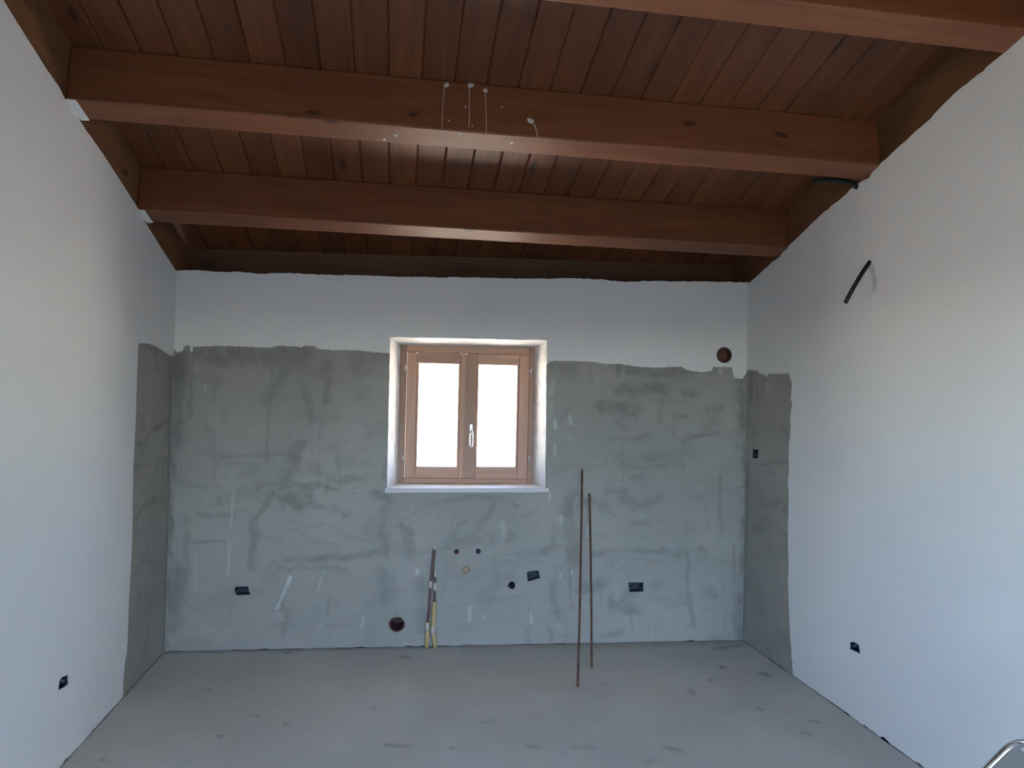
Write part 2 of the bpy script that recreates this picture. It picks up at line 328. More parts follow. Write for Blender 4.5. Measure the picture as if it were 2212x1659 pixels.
def strokes(px, py, lst, soft, warp, least=0.013):
    """0..1 coverage of trowel smears, drips and spots given as polylines with a width"""
    wx = px + warp * (NX(px * 14, py * 14) + 0.6 * NX(px * 37 + 9, py * 37)) * 2
    wy = py + warp * (NY(px * 14, py * 14) + 0.6 * NY(px * 37 + 5, py * 37)) * 2
    tot = np.zeros(len(px))
    ox, oy = wx - px, wy - py
    for pts, w, s in lst:
        w = max(w, least)
        kf = min(1.0, w / 0.055)
        wx, wy = px + ox * kf, py + oy * kf
        best = np.full(len(px), 1e9)
        for a, b in zip(pts[:-1], pts[1:]):
            ax, ay = a; dx, dy = b[0] - ax, b[1] - ay
            t = np.clip(((wx - ax) * dx + (wy - ay) * dy) / (dx * dx + dy * dy + 1e-12), 0, 1)
            best = np.minimum(best, np.hypot(wx - ax - t * dx, wy - ay - t * dy))
        h = w / 2
        e = np.clip((h * (1 + soft) - best) / (h * soft * 2), 0, 1)
        tot = np.maximum(tot, s * e * e * (3 - 2 * e))
    return tot

def sheet(mb, fn, outline, holes, cuts, patch, grid, off=0.0, mats=(0, 1)):
    """plaster face: outline minus holes, cut along the paint edge, fine grid where the bare render shows"""
    co, ed = [], []
    def loop(L, close=True):
        b = len(co); co.extend(L)
        n = len(L)
        ed.extend((b + i, b + (i + 1) % n) for i in range(n if close else n - 1))
    loop(outline)
    for h in holes: loop(h)
    for c in cuts: loop(c, False)
    if grid:
        P = np.vstack([np.asarray(p) for p in patch])
        gx, gy = np.meshgrid(np.arange(P[:, 0].min(), P[:, 0].max(), grid), np.arange(max(0.004, P[:, 1].min()), P[:, 1].max(), grid))
        gx = gx.ravel() + NRNG.uniform(-.25, .25, gx.size) * grid; gy = gy.ravel() + NRNG.uniform(-.25, .25, gy.size) * grid
        k = np.zeros(len(gx), bool)
        for p in patch: k |= pip(gx, gy, p)
        for h in holes: k &= ~pip(gx, gy, h)
        k &= pip(gx, gy, outline)
        co.extend(zip(gx[k].tolist(), gy[k].tolist()))
    r = delaunay_2d_cdt([Vector(c) for c in co], ed, [], 0, 1e-5)
    vs, fs = r[0], r[2]
    V = np.array([(v.x, v.y) for v in vs])
    T = np.array([f for f in fs])
    c = V[T].mean(1)
    keep = pip(c[:, 0], c[:, 1], outline)
    for h in holes: keep &= ~pip(c[:, 0], c[:, 1], h)
    T, c = T[keep], c[keep]
    bare = np.zeros(len(T), bool)
    for p in patch: bare |= pip(c[:, 0], c[:, 1], p)
    b = len(mb.v)
    mb.v += [tuple(fn(x, y, off)) for x, y in V]
    mb.f += [[b + int(i) for i in t] for t in T]
    mb.m += [mats[1] if q else mats[0] for q in bare]
    mb.s += [False] * len(T)
    return b, V

def strip(mb, fn, loopA, oA, loopB, oB, mi, close=True):
    n = len(loopA)
    vs = [fn(x, y, oA) for x, y in loopA] + [fn(x, y, oB) for x, y in loopB]
    mb.add(vs, [(i, (i + 1) % n, n + (i + 1) % n, n + i) for i in range(n if close else n - 1)], mi)

def flat(mb, fn, loop, o, mi):
    mb.add([fn(x, y, o) for x, y in loop], [tuple(range(len(loop)))], mi)

def set_attr(o, name, b, V, vals):
    me = o.data
    at = me.attributes.get(name) or me.attributes.new(name, 'FLOAT', 'POINT')
    full = np.zeros(len(me.vertices), np.float32)
    full[b:b + len(V)] = vals
    at.data.foreach_set('value', full)

def ring(c, r, n=24, jit=0.0, rnd=random):
    return [(c[0] + r * (1 + rnd.uniform(-jit, jit)) * math.cos(2 * math.pi * k / n), c[1] + r * (1 + rnd.uniform(-jit, jit)) * math.sin(2 * math.pi * k / n)) for k in range(n)]

def scaled(loop, s):
    cx = sum(p[0] for p in loop) / len(loop); cy = sum(p[1] for p in loop) / len(loop)
    return [(cx + (x - cx) * s, cy + (y - cy) * s) for x, y in loop]

# ---------------------------------------------------------------- materials
def nmat(name):
    mt = bpy.data.materials.new(name); mt.use_nodes = True
    t = mt.node_tree
    return mt, t, t.nodes['Principled BSDF'], lambda k: t.nodes.new('ShaderNode' + k), t.links.new

def mixc(new, link, fac, a, b, mode='MIX'):
    n = new('Mix'); n.data_type = 'RGBA'; n.blend_type = mode
    for sock, val in ((n.inputs[0], fac), (n.inputs[6], a), (n.inputs[7], b)):
        if hasattr(val, 'links'): link(val, sock)
        elif isinstance(val, (int, float)): sock.default_value = val
        else: sock.default_value = (*val, 1)
    return n.outputs[2]

def noise(new, link, vec, scale, detail=4, rough_=0.55, dist=0.0):
    n = new('TexNoise'); n.inputs['Scale'].default_value = scale; n.inputs['Detail'].default_value = detail
    n.inputs['Roughness'].default_value = rough_; n.inputs['Distortion'].default_value = dist
    if vec is not None: link(vec, n.inputs['Vector'])
    return n.outputs['Fac']

def ramp(new, link, fac, lo, hi):
    n = new('MapRange'); n.interpolation_type = 'SMOOTHSTEP'
    n.inputs['From Min'].default_value = lo; n.inputs['From Max'].default_value = hi
    link(fac, n.inputs['Value'])
    return n.outputs['Result']

def ramp2(new, link, fac, lo, hi, a, b):
    n = new('MapRange'); n.interpolation_type = 'SMOOTHSTEP'
    for k, val in (('From Min', lo), ('From Max', hi), ('To Min', a), ('To Max', b)): n.inputs[k].default_value = val
    link(fac, n.inputs['Value'])
    return n.outputs['Result']

def bump(new, link, bs, h, strength, dist):
    n = new('Bump'); n.inputs['Strength'].default_value = strength; n.inputs['Distance'].default_value = dist
    link(h, n.inputs['Height']); link(n.outputs[0], bs.inputs['Normal'])

def mapped(new, link, scale, rand=True):
    tc = new('TexCoord'); mp = new('Mapping'); mp.inputs['Scale'].default_value = scale
    src = tc.outputs['Object']
    if rand:
        oi = new('ObjectInfo'); ad = new('VectorMath'); ad.operation = 'ADD'
        mu = new('Math'); mu.operation = 'MULTIPLY'; mu.inputs[1].default_value = 37.0
        link(oi.outputs['Random'], mu.inputs[0]); link(tc.outputs['Object'], ad.inputs[0]); link(mu.outputs[0], ad.inputs[1])
        src = ad.outputs[0]
    link(src, mp.inputs['Vector'])
    return mp.outputs[0]

def simple(name, col, rough_=0.6, metal=0.0, var=0.12, scale=40, bmp=0.0):
    mt, t, bs, new, link = nmat(name)
    v = mapped(new, link, (1, 1, 1))
    f = noise(new, link, v, scale)
    c = mixc(new, link, f, tuple(x * (1 - var) for x in col), tuple(min(1, x * (1 + var)) for x in col))
    link(c, bs.inputs['Base Color'])
    bs.inputs['Roughness'].default_value = rough_; bs.inputs['Metallic'].default_value = metal
    if bmp: bump(new, link, bs, f, 0.5, bmp)
    return mt

def make_wood(name, axis, light, dark, knot, knots=1.0):
    mt, t, bs, new, link = nmat(name)
    st = [9.0, 9.0, 9.0]; st[axis] = 0.55
    v = mapped(new, link, st)
    g1 = noise(new, link, v, 2.4, 5, 0.6, 0.7)
    fine = [60.0, 60.0, 60.0]; fine[axis] = 1.6
    g2 = noise(new, link, mapped(new, link, fine), 1.0, 3, 0.6)
    c = mixc(new, link, ramp(new, link, g1, 0.3, 0.72), dark, light)
    c = mixc(new, link, ramp(new, link, g2, 0.5, 0.75), c, mixc(new, link, 0.75, c, dark))
    kn = [6.0, 6.0, 6.0]; kn[axis] = 2.2
    vo = new('TexVoronoi'); vo.inputs['Scale'].default_value = 1.0
    wob = new('VectorMath'); wob.operation = 'ADD'
    kv = mapped(new, link, kn)
    nz = new('TexNoise'); nz.inputs['Scale'].default_value = 2.0; link(kv, nz.inputs['Vector'])
    sc = new('VectorMath'); sc.operation = 'SCALE'; sc.inputs['Scale'].default_value = 0.22; link(nz.outputs['Color'], sc.inputs[0])
    link(kv, wob.inputs[0]); link(sc.outputs[0], wob.inputs[1]); link(wob.outputs[0], vo.inputs['Vector'])
    k = ramp(new, link, vo.outputs['Distance'], 0.17 * knots, 0.07 * knots)
    c = mixc(new, link, k, c, knot)
    oi = new('ObjectInfo')
    hs = new('HueSaturation'); mr = new('MapRange'); mr.inputs['To Min'].default_value = 0.78; mr.inputs['To Max'].default_value = 1.18
    link(oi.outputs['Random'], mr.inputs['Value']); link(mr.outputs[0], hs.inputs['Value']); link(c, hs.inputs['Color'])
    link(hs.outputs[0], bs.inputs['Base Color'])
    bs.inputs['Roughness'].default_value = 0.5
    bump(new, link, bs, g2, 0.25, 0.004)
    return mt

def make_paint():
    mt, t, bs, new, link = nmat('white_wall_paint')
    tc = new('TexCoord'); v = tc.outputs['Object']
    f = noise(new, link, v, 1.3, 3)
    c = mixc(new, link, f, (0.71, 0.70, 0.68), (0.78, 0.77, 0.745))
    link(c, bs.inputs['Base Color']); bs.inputs['Roughness'].default_value = 0.85
    bump(new, link, bs, noise(new, link, v, 90, 3), 0.15, 0.002)
    return mt

def make_bare():
    """grey cement render with darker trowel smears and pale scratches"""
    mt, t, bs, new, link = nmat('bare_cement_render')
    tc = new('TexCoord'); v = tc.outputs['Object']
    at = new('Attribute'); at.attribute_name = 'stain'
    sc = new('Attribute'); sc.attribute_name = 'scratch'
    hz = new('Mapping'); hz.inputs['Scale'].default_value = (1.0, 1.0, 2.6); link(v, hz.inputs['Vector'])
    n1 = ramp(new, link, noise(new, link, hz.outputs[0], 3.0, 4, 0.55, 0.9), 0.52, 0.66)
    n2 = ramp(new, link, noise(new, link, v, 1.1, 3, 0.5), 0.35, 0.7)
    n3 = noise(new, link, v, 70, 3, 0.6)
    c = mixc(new, link, n2, (0.285, 0.258, 0.222), (0.36, 0.328, 0.284))
    mu = new('Math'); mu.operation = 'MULTIPLY'; mu.inputs[1].default_value = 0.35; link(n1, mu.inputs[0])
    c = mixc(new, link, mu.outputs[0], c, (0.205, 0.188, 0.165))
    vt = new('Mapping'); vt.inputs['Scale'].default_value = (2.4, 2.4, 0.8); link(v, vt.inputs['Vector'])
    n4 = ramp(new, link, noise(new, link, vt.outputs[0], 3.3, 5, 0.6, 1.4), 0.56, 0.70)
    m4 = new('Math'); m4.operation = 'MULTIPLY'; m4.inputs[1].default_value = 0.38; link(n4, m4.inputs[0])
    c = mixc(new, link, m4.outputs[0], c, (0.20, 0.183, 0.16))
    n5 = ramp(new, link, noise(new, link, hz.outputs[0], 5.5, 5, 0.6, 1.1), 0.58, 0.72)
    m5 = new('Math'); m5.operation = 'MULTIPLY'; m5.inputs[1].default_value = 0.30; link(n5, m5.inputs[0])
    c = mixc(new, link, m5.outputs[0], c, (0.46, 0.43, 0.385))
    br = new('Math'); br.operation = 'MULTIPLY'; link(at.outputs['Fac'], br.inputs[0])
    link(ramp2(new, link, noise(new, link, v, 7.0, 5, 0.65, 0.6), 0.30, 0.60, 0.30, 1.0), br.inputs[1])
    c = mixc(new, link, br.outputs[0], c, (0.165, 0.150, 0.130))
    c = mixc(new, link, sc.outputs['Fac'], c, (0.72, 0.72, 0.70))
    c = mixc(new, link, 0.16, c, mixc(new, link, n3, (0.2, 0.2, 0.19), (0.6, 0.6, 0.58)))
    link(c, bs.inputs['Base Color']); bs.inputs['Roughness'].default_value = 0.9
    bump(new, link, bs, n1, 0.2, 0.004)
    return mt

def make_floor():
    mt, t, bs, new, link = nmat('cement_screed')
    tc = new('TexCoord'); v = tc.outputs['Object']
    at = new('Attribute'); at.attribute_name = 'stain'
    n2 = ramp(new, link, noise(new, link, v, 1.7, 5, 0.6, 0.4), 0.3, 0.75)
    n3 = noise(new, link, v, 60, 4, 0.65)
    sp = ramp(new, link, noise(new, link, v, 11, 6, 0.75), 0.66, 0.74)
    c = mixc(new, link, n2, (0.42, 0.375, 0.31), (0.51, 0.46, 0.385))
    mu = new('Math'); mu.operation = 'MULTIPLY'; mu.inputs[1].default_value = 0.4; link(sp, mu.inputs[0])
    c = mixc(new, link, mu.outputs[0], c, (0.26, 0.25, 0.23))
    c = mixc(new, link, at.outputs['Fac'], c, (0.15, 0.135, 0.11))
    c = mixc(new, link, 0.15, c, mixc(new, link, n3, (0.2, 0.19, 0.17), (0.7, 0.69, 0.66)))
    link(c, bs.inputs['Base Color']); bs.inputs['Roughness'].default_value = 0.72
    bump(new, link, bs, n3, 0.15, 0.003)
    return mt

def make_reveal():
    mt, t, bs, new, link = nmat('rough_white_plaster')
    tc = new('TexCoord'); v = tc.outputs['Object']
    f = ramp(new, link, noise(new, link, v, 9, 5, 0.6), 0.42, 0.75)
    c = mixc(new, link, f, (0.68, 0.67, 0.65), (0.47, 0.46, 0.445))
    link(c, bs.inputs['Base Color']); bs.inputs['Roughness'].default_value = 0.9
    bump(new, link, bs, noise(new, link, v, 30, 4), 0.4, 0.006)
    return mt

def make_glass():
    mt = bpy.data.materials.new('window_glass'); mt.use_nodes = True
    t = mt.node_tree; t.nodes.clear()
    o = t.nodes.new('ShaderNodeOutputMaterial'); mx = t.nodes.new('ShaderNodeMixShader')
    tr = t.nodes.new('ShaderNodeBsdfTransparent'); gl = t.nodes.new('ShaderNodeBsdfGlossy'); lw = t.nodes.new('ShaderNodeLayerWeight'); pw = t.nodes.new('ShaderNodeMath'); fr = t.nodes.new('ShaderNodeMath')
    tr.inputs[0].default_value = (0.97, 0.98, 0.975, 1); gl.inputs['Roughness'].default_value = 0.02; lw.inputs[0].default_value = 0.5; pw.operation = 'POWER'; pw.inputs[1].default_value = 5.0; fr.operation = 'MULTIPLY_ADD'; fr.inputs[1].default_value = 0.7; fr.inputs[2].default_value = 0.03
    t.links.new(lw.outputs['Facing'], pw.inputs[0]); t.links.new(pw.outputs[0], fr.inputs[0])
    t.links.new(fr.outputs[0], mx.inputs[0]); t.links.new(tr.outputs[0], mx.inputs[1]); t.links.new(gl.outputs[0], mx.inputs[2]); t.links.new(mx.outputs[0], o.inputs[0])
    return mt

def make_rust():
    mt, t, bs, new, link = nmat('rusty_steel')
    v = mapped(new, link, (1, 1, 1))
    c = mixc(new, link, ramp(new, link, noise(new, link, v, 25, 4), 0.35, 0.7), (0.075, 0.032, 0.018), (0.14, 0.062, 0.035))
    link(c, bs.inputs['Base Color']); bs.inputs['Roughness'].default_value = 0.85
    return mt

M = dict(paint=make_paint(), bare=make_bare(), floor=make_floor(), reveal=make_reveal(), glass=make_glass(), rust=make_rust(),
    board=make_wood('stained_spruce_boards', 1, (0.191, 0.061, 0.021), (0.134, 0.040, 0.013), (0.060, 0.018, 0.006)),
    beam=make_wood('stained_spruce_beam', 0, (0.268, 0.092, 0.035), (0.202, 0.064, 0.023), (0.078, 0.024, 0.009), 0.6),
    plate=make_wood('weathered_side_timber', 1, (0.212, 0.099, 0.044), (0.141, 0.060, 0.024), (0.071, 0.030, 0.014)),
    backplate=make_wood('dark_back_timber', 0, (0.184, 0.087, 0.044), (0.127, 0.057, 0.027), (0.071, 0.030, 0.014)),
    frame=make_wood('varnished_window_wood', 2, (0.47, 0.275, 0.19), (0.38, 0.215, 0.148), (0.32, 0.18, 0.12), 0.3),
    rail=make_wood('varnished_window_rail', 0, (0.47, 0.275, 0.19), (0.38, 0.215, 0.148), (0.32, 0.18, 0.12), 0.3),
    groove=simple('dark_groove', (0.04, 0.022, 0.014), 0.8),
    chrome=simple('polished_steel', (0.75, 0.75, 0.76), 0.22, 1.0, 0.05),
    hinge=simple('satin_hinge_metal', (0.72, 0.71, 0.70), 0.35, 0.9, 0.05),
    sill=simple('pale_stone_sill', (0.80, 0.785, 0.76), 0.45, 0, 0.06, 25),
    sillfront=simple('grey_pink_stone', (0.60, 0.565, 0.545), 0.5, 0, 0.08, 25),
    boxblue=simple('dark_blue_plastic', (0.010, 0.018, 0.032), 0.45, 0, 0.2),
    boxlite=simple('grey_blue_plastic', (0.075, 0.10, 0.13), 0.5, 0, 0.2),
    wire=simple('pale_wire', (0.22, 0.25, 0.28), 0.5),
    mortar=simple('hole_mortar', (0.24, 0.23, 0.215), 0.95, 0, 0.25, 60, 0.004),
    terracotta=simple('brown_vent_pipe', (0.16, 0.062, 0.045), 0.6, 0, 0.15, 20),
    ventlow=simple('dark_red_brown_pipe', (0.085, 0.028, 0.024), 0.6, 0, 0.2, 20),
    red=simple('red_plastic', (0.16, 0.025, 0.028), 0.5), blue=simple('navy_plastic', (0.018, 0.022, 0.06), 0.5),
    beige=simple('beige_plastic', (0.42, 0.33, 0.22), 0.6, 0, 0.1), beige2=simple('tan_seal', (0.33, 0.23, 0.13), 0.7, 0, 0.1),
    black=simple('black_plastic', (0.012, 0.012, 0.013), 0.5), hole=simple('dark_pipe_inside', (0.012, 0.010, 0.012), 0.8),
    redbrown=simple('red_brown_sheath', (0.15, 0.075, 0.068), 0.7, 0, 0.45, 60), yellow=simple('yellow_insulation', (0.50, 0.35, 0.15), 0.8, 0, 0.12, 30),
    paletape=simple('pale_mortar_dab', (0.50, 0.44, 0.38), 0.9, 0, 0.15, 40, 0.003),
    splash=simple('dried_plaster', (0.62, 0.58, 0.53), 0.9, 0, 0.1), cloth=simple('grey_sling_fabric', (0.34, 0.33, 0.31), 0.85, 0, 0.1, 300),
    ground=simple('pale_gravel', (0.50, 0.48, 0.44), 0.95, 0, 0.25, 12), deck=simple('roof_deck', (0.10, 0.06, 0.04), 0.9),
    blockerwall=simple('ochre_blocker_render', (0.36, 0.29, 0.21), 0.9, 0, 0.12, 3), light_damper=simple('damper_dark', (0.042, 0.042, 0.030), 0.95, 0, 0.3, 6), tile=simple('clay_tile', (0.30, 0.13, 0.08), 0.9, 0, 0.25, 8))

# ---------------------------------------------------------------- floor
mb = MB()
fl_out = [(0, 0), (W, -0.1886), (W, -REAR), (0, -REAR)]
# fine grid over the part in view so that the stains keep their outline
co = list(fl_out)
gx, gy = np.meshgrid(np.arange(0.01, W, 0.02), np.arange(-2.1, 0.0, 0.02))
gx, gy = gx.ravel(), gy.ravel()
k = pip(gx, gy, fl_out)
co += list(zip(gx[k].tolist(), gy[k].tolist()))
r = delaunay_2d_cdt([Vector(c) for c in co], [(0, 1), (1, 2), (2, 3), (3, 0)], [], 0, 1e-5)
V = np.array([(v.x, v.y) for v in r[0]])
mb.v += [(x, y, 0.0) for x, y in V]
mb.f += [list(f) for f in r[2]]; mb.m += [0] * len(r[2]); mb.s += [False] * len(r[2])
nb = len(V)
low = [(x, y, -0.14) for x, y in fl_out]
mb.add([(x, y, 0.0) for x, y in fl_out] + low, [(0, 1, 5, 4), (1, 2, 6, 5), (2, 3, 7, 6), (3, 0, 4, 7), (7, 6, 5, 4)])
floor = mb.build('floor', M['floor'], closed=False)
tag(floor, 'grey bare cement screed floor with dark spots and stains', 'floor', kind='structure')
# dirt swept against the foot of the back wall
STAIN_FLOOR += [([(0.0, -0.005), (1.2, -0.07), (2.4, -0.13), (W, -0.195)], 0.055, 0.55), ([(2.3, -0.15), (W, -0.23)], 0.10, 0.35)]
set_attr(floor, 'stain', 0, V, strokes(V[:, 0], V[:, 1], STAIN_FLOOR, 0.9, 0.012))

# ---------------------------------------------------------------- back wall with window opening
WIN_IN = [(1.316, 1.006), (2.336, 1.014), (2.326, 1.980), (1.312, 1.970)]       # arris on the room side
WIN_OUT = [(1.373, 1.006), (2.281, 1.014), (2.279, 1.945), (1.370, 1.937)]      # at the frame
FRAME_O = 0.20
rnd = random.Random(3)
win_in = rough(WIN_IN, 0.05, 0.0015, rnd, True)
def resample_like(n_src, quad_from, quad_to):
    out = []
    for i in range(4):
        a, b2 = quad_from[i], quad_from[(i + 1) % 4]
        c, d2 = quad_to[i], quad_to[(i + 1) % 4]
        L = math.hypot(b2[0] - a[0], b2[1] - a[1]); kk = max(1, int(L / 0.05))
        out += [(c[0] + (d2[0] - c[0]) * j / kk, c[1] + (d2[1] - c[1]) * j / kk) for j in range(kk)]
    return out
win_out = resample_like(len(win_in), WIN_IN, WIN_OUT)

def bottom(u0, u1, step=0.03, amp=0.006, r=None):
    n = int(abs(u1 - u0) / step); r = r or rnd
    return [(u0 + (u1 - u0) * i / n, (0.0 if i in (0, n) else abs(r.gauss(0, amp)))) for i in range(n + 1)]

top_b = rough(TOP_BACK, 0.02, 0.003, rnd)
top_b[0] = (0.0, top_b[0][1]); top_b[-1] = (LB, top_b[-1][1])
out_b = bottom(0, LB, amp=0.003) + top_b[::-1]
boxes_b = {'a': BOX_BACK_A, 'b': BOX_BACK_B, 'c': BOX_BACK_C}
holes_b = [win_in] + list(boxes_b.values())
vent_up = ring(VENT_UP, 0.0545, 32); vent_low = ring(VENT_LOW, 0.049, 28, 0.06, rnd)
h_red = ring(RED, 0.0165, 20, 0.06, rnd); h_blue = ring(BLUE, 0.0165, 20, 0.06, rnd); h_ring = ring(RING, 0.027, 24, 0.03, rnd)
h_black = ring((BLACK[0] - 0.004, BLACK[1] + 0.008), 0.0235, 22, 0.08, rnd)
holes_b += [vent_up, vent_low, h_red, h_blue, h_ring, h_black]
cutL = rough(PATCH_BACK_L, 0.012, 0.0028, rnd); cutR = rough(PATCH_BACK_R, 0.012, 0.0028, rnd)
cutL = [(-0.01, cutL[0][1])] + cutL + [(1.36, cutL[-1][1])]
cutR = [(2.29, cutR[0][1])] + cutR + [(LB + 0.01, cutR[-1][1])]
patch_b = [cutL + [(1.36, 0.99), (2.29, 0.99)] + cutR + [(LB + 0.01, -0.01), (-0.01, -0.01)]]
mb = MB()
b, V = sheet(mb, BACK, out_b, holes_b, [cutL, cutR], patch_b, 0.0095)
strip(mb, BACK, out_b, 0, out_b, 0.012, 0)
TB = 0.42
BODY = [(0, -0.15), (LB, -0.15), (LB, 2.335), (0, 2.315)]
sheet(mb, BACK, BODY, [win_out], [], [], None, TB, (0, 0))
strip(mb, BACK, BODY, 0.012, BODY, TB, 0)
strip(mb, BACK, win_in, 0, win_out, FRAME_O, 2)
strip(mb, BACK, win_out, FRAME_O, win_out, TB, 2)
for lp, dep in ((BOX_BACK_A, .055), (BOX_BACK_B, .055), (BOX_BACK_C, .055), (vent_up, .30), (vent_low, .30), (h_red, .035), (h_blue, .035), (h_ring, .03), (h_black, .08)):
    strip(mb, BACK, lp, 0, lp, dep, 3); flat(mb, BACK, lp, dep, 3)
wall_back = mb.build('wall_back', [M['paint'], M['bare'], M['reveal'], M['mortar']], closed=False)
tag(wall_back, 'back wall painted white above a bare grey cement band around the window', 'wall', kind='structure')
set_attr(wall_back, 'stain', b, V, strokes(V[:, 0], V[:, 1], STAIN_BACK, 0.75, 0.020))
set_attr(wall_back, 'scratch', b, V, strokes(V[:, 0], V[:, 1], SCRATCH_BACK, 0.9, 0.004, 0.009) * 0.6)

# ---------------------------------------------------------------- side walls and rear wall
ZR = zlow(REAR)
def side_wall(name, fn, d0, top, cut, patch, holes, stain, scratch, label):
    out = bottom(d0, REAR, 0.025, 0.0035) + [(REAR, ZR)] + top
    mb = MB()
    b, V = sheet(mb, fn, out, holes, [cut], patch, 0.016)
    strip(mb, fn, out, 0, out, 0.012, 0)
    body = [(-0.42, -0.15), (REAR + 0.35, -0.15), (REAR + 0.35, ZR + 0.08), (-0.42, zlow(-0.42) - 0.03)]
    flat(mb, fn, body, 0.36, 0)
    strip(mb, fn, body, 0.012, body, 0.36, 0)
    for lp in holes:
        strip(mb, fn, lp, 0, lp, .055, 2); flat(mb, fn, lp, .055, 2)
    o = mb.build(name, [M['paint'], M['bare'], M['mortar']], closed=False)
    tag(o, label, 'wall', kind='structure')
    set_attr(o, 'stain', b, V, strokes(V[:, 0], V[:, 1], stain, 0.75, 0.016))
    set_attr(o, 'scratch', b, V, strokes(V[:, 0], V[:, 1], scratch, 0.9, 0.004, 0.009) * 0.7)
    return o
tl = rough(TOP_LEFT, 0.03, 0.0015, rnd); tl[-1] = (0.0, tl[-1][1])
cut = rough(PATCH_LEFT, 0.014, 0.0025, rnd); cut = [(-0.01, cut[0][1])] + cut + [(cut[-1][0], -0.02)]
wall_left = side_wall('wall_left', LEFT, 0.0, tl, cut, [cut + [(-0.01, -0.02)]], [BOX_LEFT_LOW], STAIN_LEFT, [], 'left wall painted white with a narrow bare cement strip beside the corner')
tr = rough([(d, zlow(d) + 0.40 * (z - zlow(d))) for d, z in TOP_RIGHT], 0.02, 0.003, rnd); tr[-1] = (0.1886, tr[-1][1])
cut = rough(PATCH_RIGHT, 0.014, 0.003, rnd); cut = [(0.17, cut[0][1])] + cut + [(cut[-1][0], -0.02)]
wall_right = side_wall('wall_right', RIGHT, 0.1886, tr, cut, [cut + [(0.17, -0.02)]], [BOX_RIGHT_UP, BOX_RIGHT_LOW], STAIN_RIGHT, SCRATCH_RIGHT, 'right wall painted white with a bare cement strip beside the corner')

DOOR = (0.30, 3.40, 2.35)
mb = MB()
for (x0, x1, z0, z1) in ((0, DOOR[0], -0.15, ZR + 0.02), (DOOR[1], W, -0.15, ZR + 0.02), (DOOR[0], DOOR[1], DOOR[2], ZR + 0.02)):
    mb.box((x0, -REAR - 0.35, z0), (x1, -REAR, z1))
tag(mb.build('wall_rear', M['paint'], closed=True), 'white painted rear wall with a wide garden doorway', 'wall', kind='structure')
dr = empty('door_1', (1.85, -REAR - 0.2, 0))
tag(dr, 'wide open garden doorway in the rear wall', 'doorway', kind='structure')
for x in (DOOR[0], DOOR[1] - 0.07):
    MB().box((x, -REAR - 0.24, 0), (x + 0.07, -REAR - 0.16, DOOR[2])).build('door_jamb', M['frame'], dr, 0.004)
MB().box((DOOR[0] + 0.07, -REAR - 0.24, DOOR[2] - 0.07), (DOOR[1] - 0.07, -REAR - 0.16, DOOR[2])).build('door_head', M['rail'], dr, 0.004)
MB().box((DOOR[0], -REAR - 0.35, -0.14), (DOOR[1], -REAR, 0.0)).build('threshold', M['sill'], dr, 0.004)

# ---------------------------------------------------------------- timber roof
th = math.atan(PITCH)
D0, D1 = -0.44, REAR + 0.36
mb = MB()
mb.hexa([(-.40, -D0, zboard(D0) + .024), (W + .40, -D0, zboard(D0) + .024), (W + .40, -D1, zboard(D1) + .024), (-.40, -D1, zboard(D1) + .024),
         (-.40, -D0, zboard(D0) + .16), (W + .40, -D0, zboard(D0) + .16), (W + .40, -D1, zboard(D1) + .16), (-.40, -D1, zboard(D1) + .16)])
ceiling = mb.build('ceiling', M['deck'])
tag(ceiling, 'sloping brown timber ceiling of planed boards over beams', 'ceiling', kind='structure')
# one board, then copies: tongue-and-groove with a V joint
PITCH_B = 0.1476
bw, bt, ch = PITCH_B - 0.0014, 0.022, 0.006
Lr = (REAR + 0.0) / math.cos(th)
prof = [(-bw / 2 + ch, 0), (bw / 2 - ch, 0), (bw / 2, ch), (bw / 2, bt), (-bw / 2, bt), (-bw / 2, ch)]
bme = bpy.data.meshes.new('board')
bme.from_pydata([(x, 0.30, z) for x, z in prof] + [(x, -Lr, z) for x, z in prof], [], [(5, 4, 3, 2, 1, 0), (6, 7, 8, 9, 10, 11)] + [(i, (i + 1) % 6, 6 + (i + 1) % 6, 6 + i) for i in range(6)])
bme.materials.append(M['board'])
x = 0.1085 - PITCH_B / 2 - PITCH_B
while x < W + 0.05:
    o = bpy.data.objects.new('board', bme); COL.objects.link(o)
    o.parent = ceiling
    o.location = Vector((x, 0.0, zboard(0) + 0.0006)) - WLOC['ceiling']
    o.rotation_euler = (-th, 0, 0)
    x += PITCH_B

def plate(name, x0, x1, label):
    mb = MB()
    a, c = -0.40, REAR
    mb.hexa([(x0, -a, zlow(a) - 0.028), (x1, -a, zlow(a) - 0.028), (x1, -c, zlow(c) - 0.028), (x0, -c, zlow(c) - 0.028),
             (x0, -a, zboard(a)), (x1, -a, zboard(a)), (x1, -c, zboard(c)), (x0, -c, zboard(c))])
    return tag(mb.build(name, M['plate']), label, 'timber', kind='structure')
plate('trim_1', -0.10, -0.0125, 'sloping brown timber on top of the left wall')
plate('trim_2', W + 0.0125, W + 0.10, 'sloping brown timber on top of the right wall')
mb = MB()
mb.hexa([BACK(-.025, 2.318, .25), BACK(LB, 2.345, .25), BACK(LB, 2.345, .36), BACK(-.03, 2.318, .36),
         BACK(-.025, zboard(-.25), .25), BACK(LB, zboard(-.06), .25), BACK(LB, zboard(-.17), .36), BACK(-.03, zboard(-.36), .36)])
tag(mb.build('trim_3', M['backplate']), 'dark brown timber band between the back wall and the ceiling boards', 'timber', kind='structure')

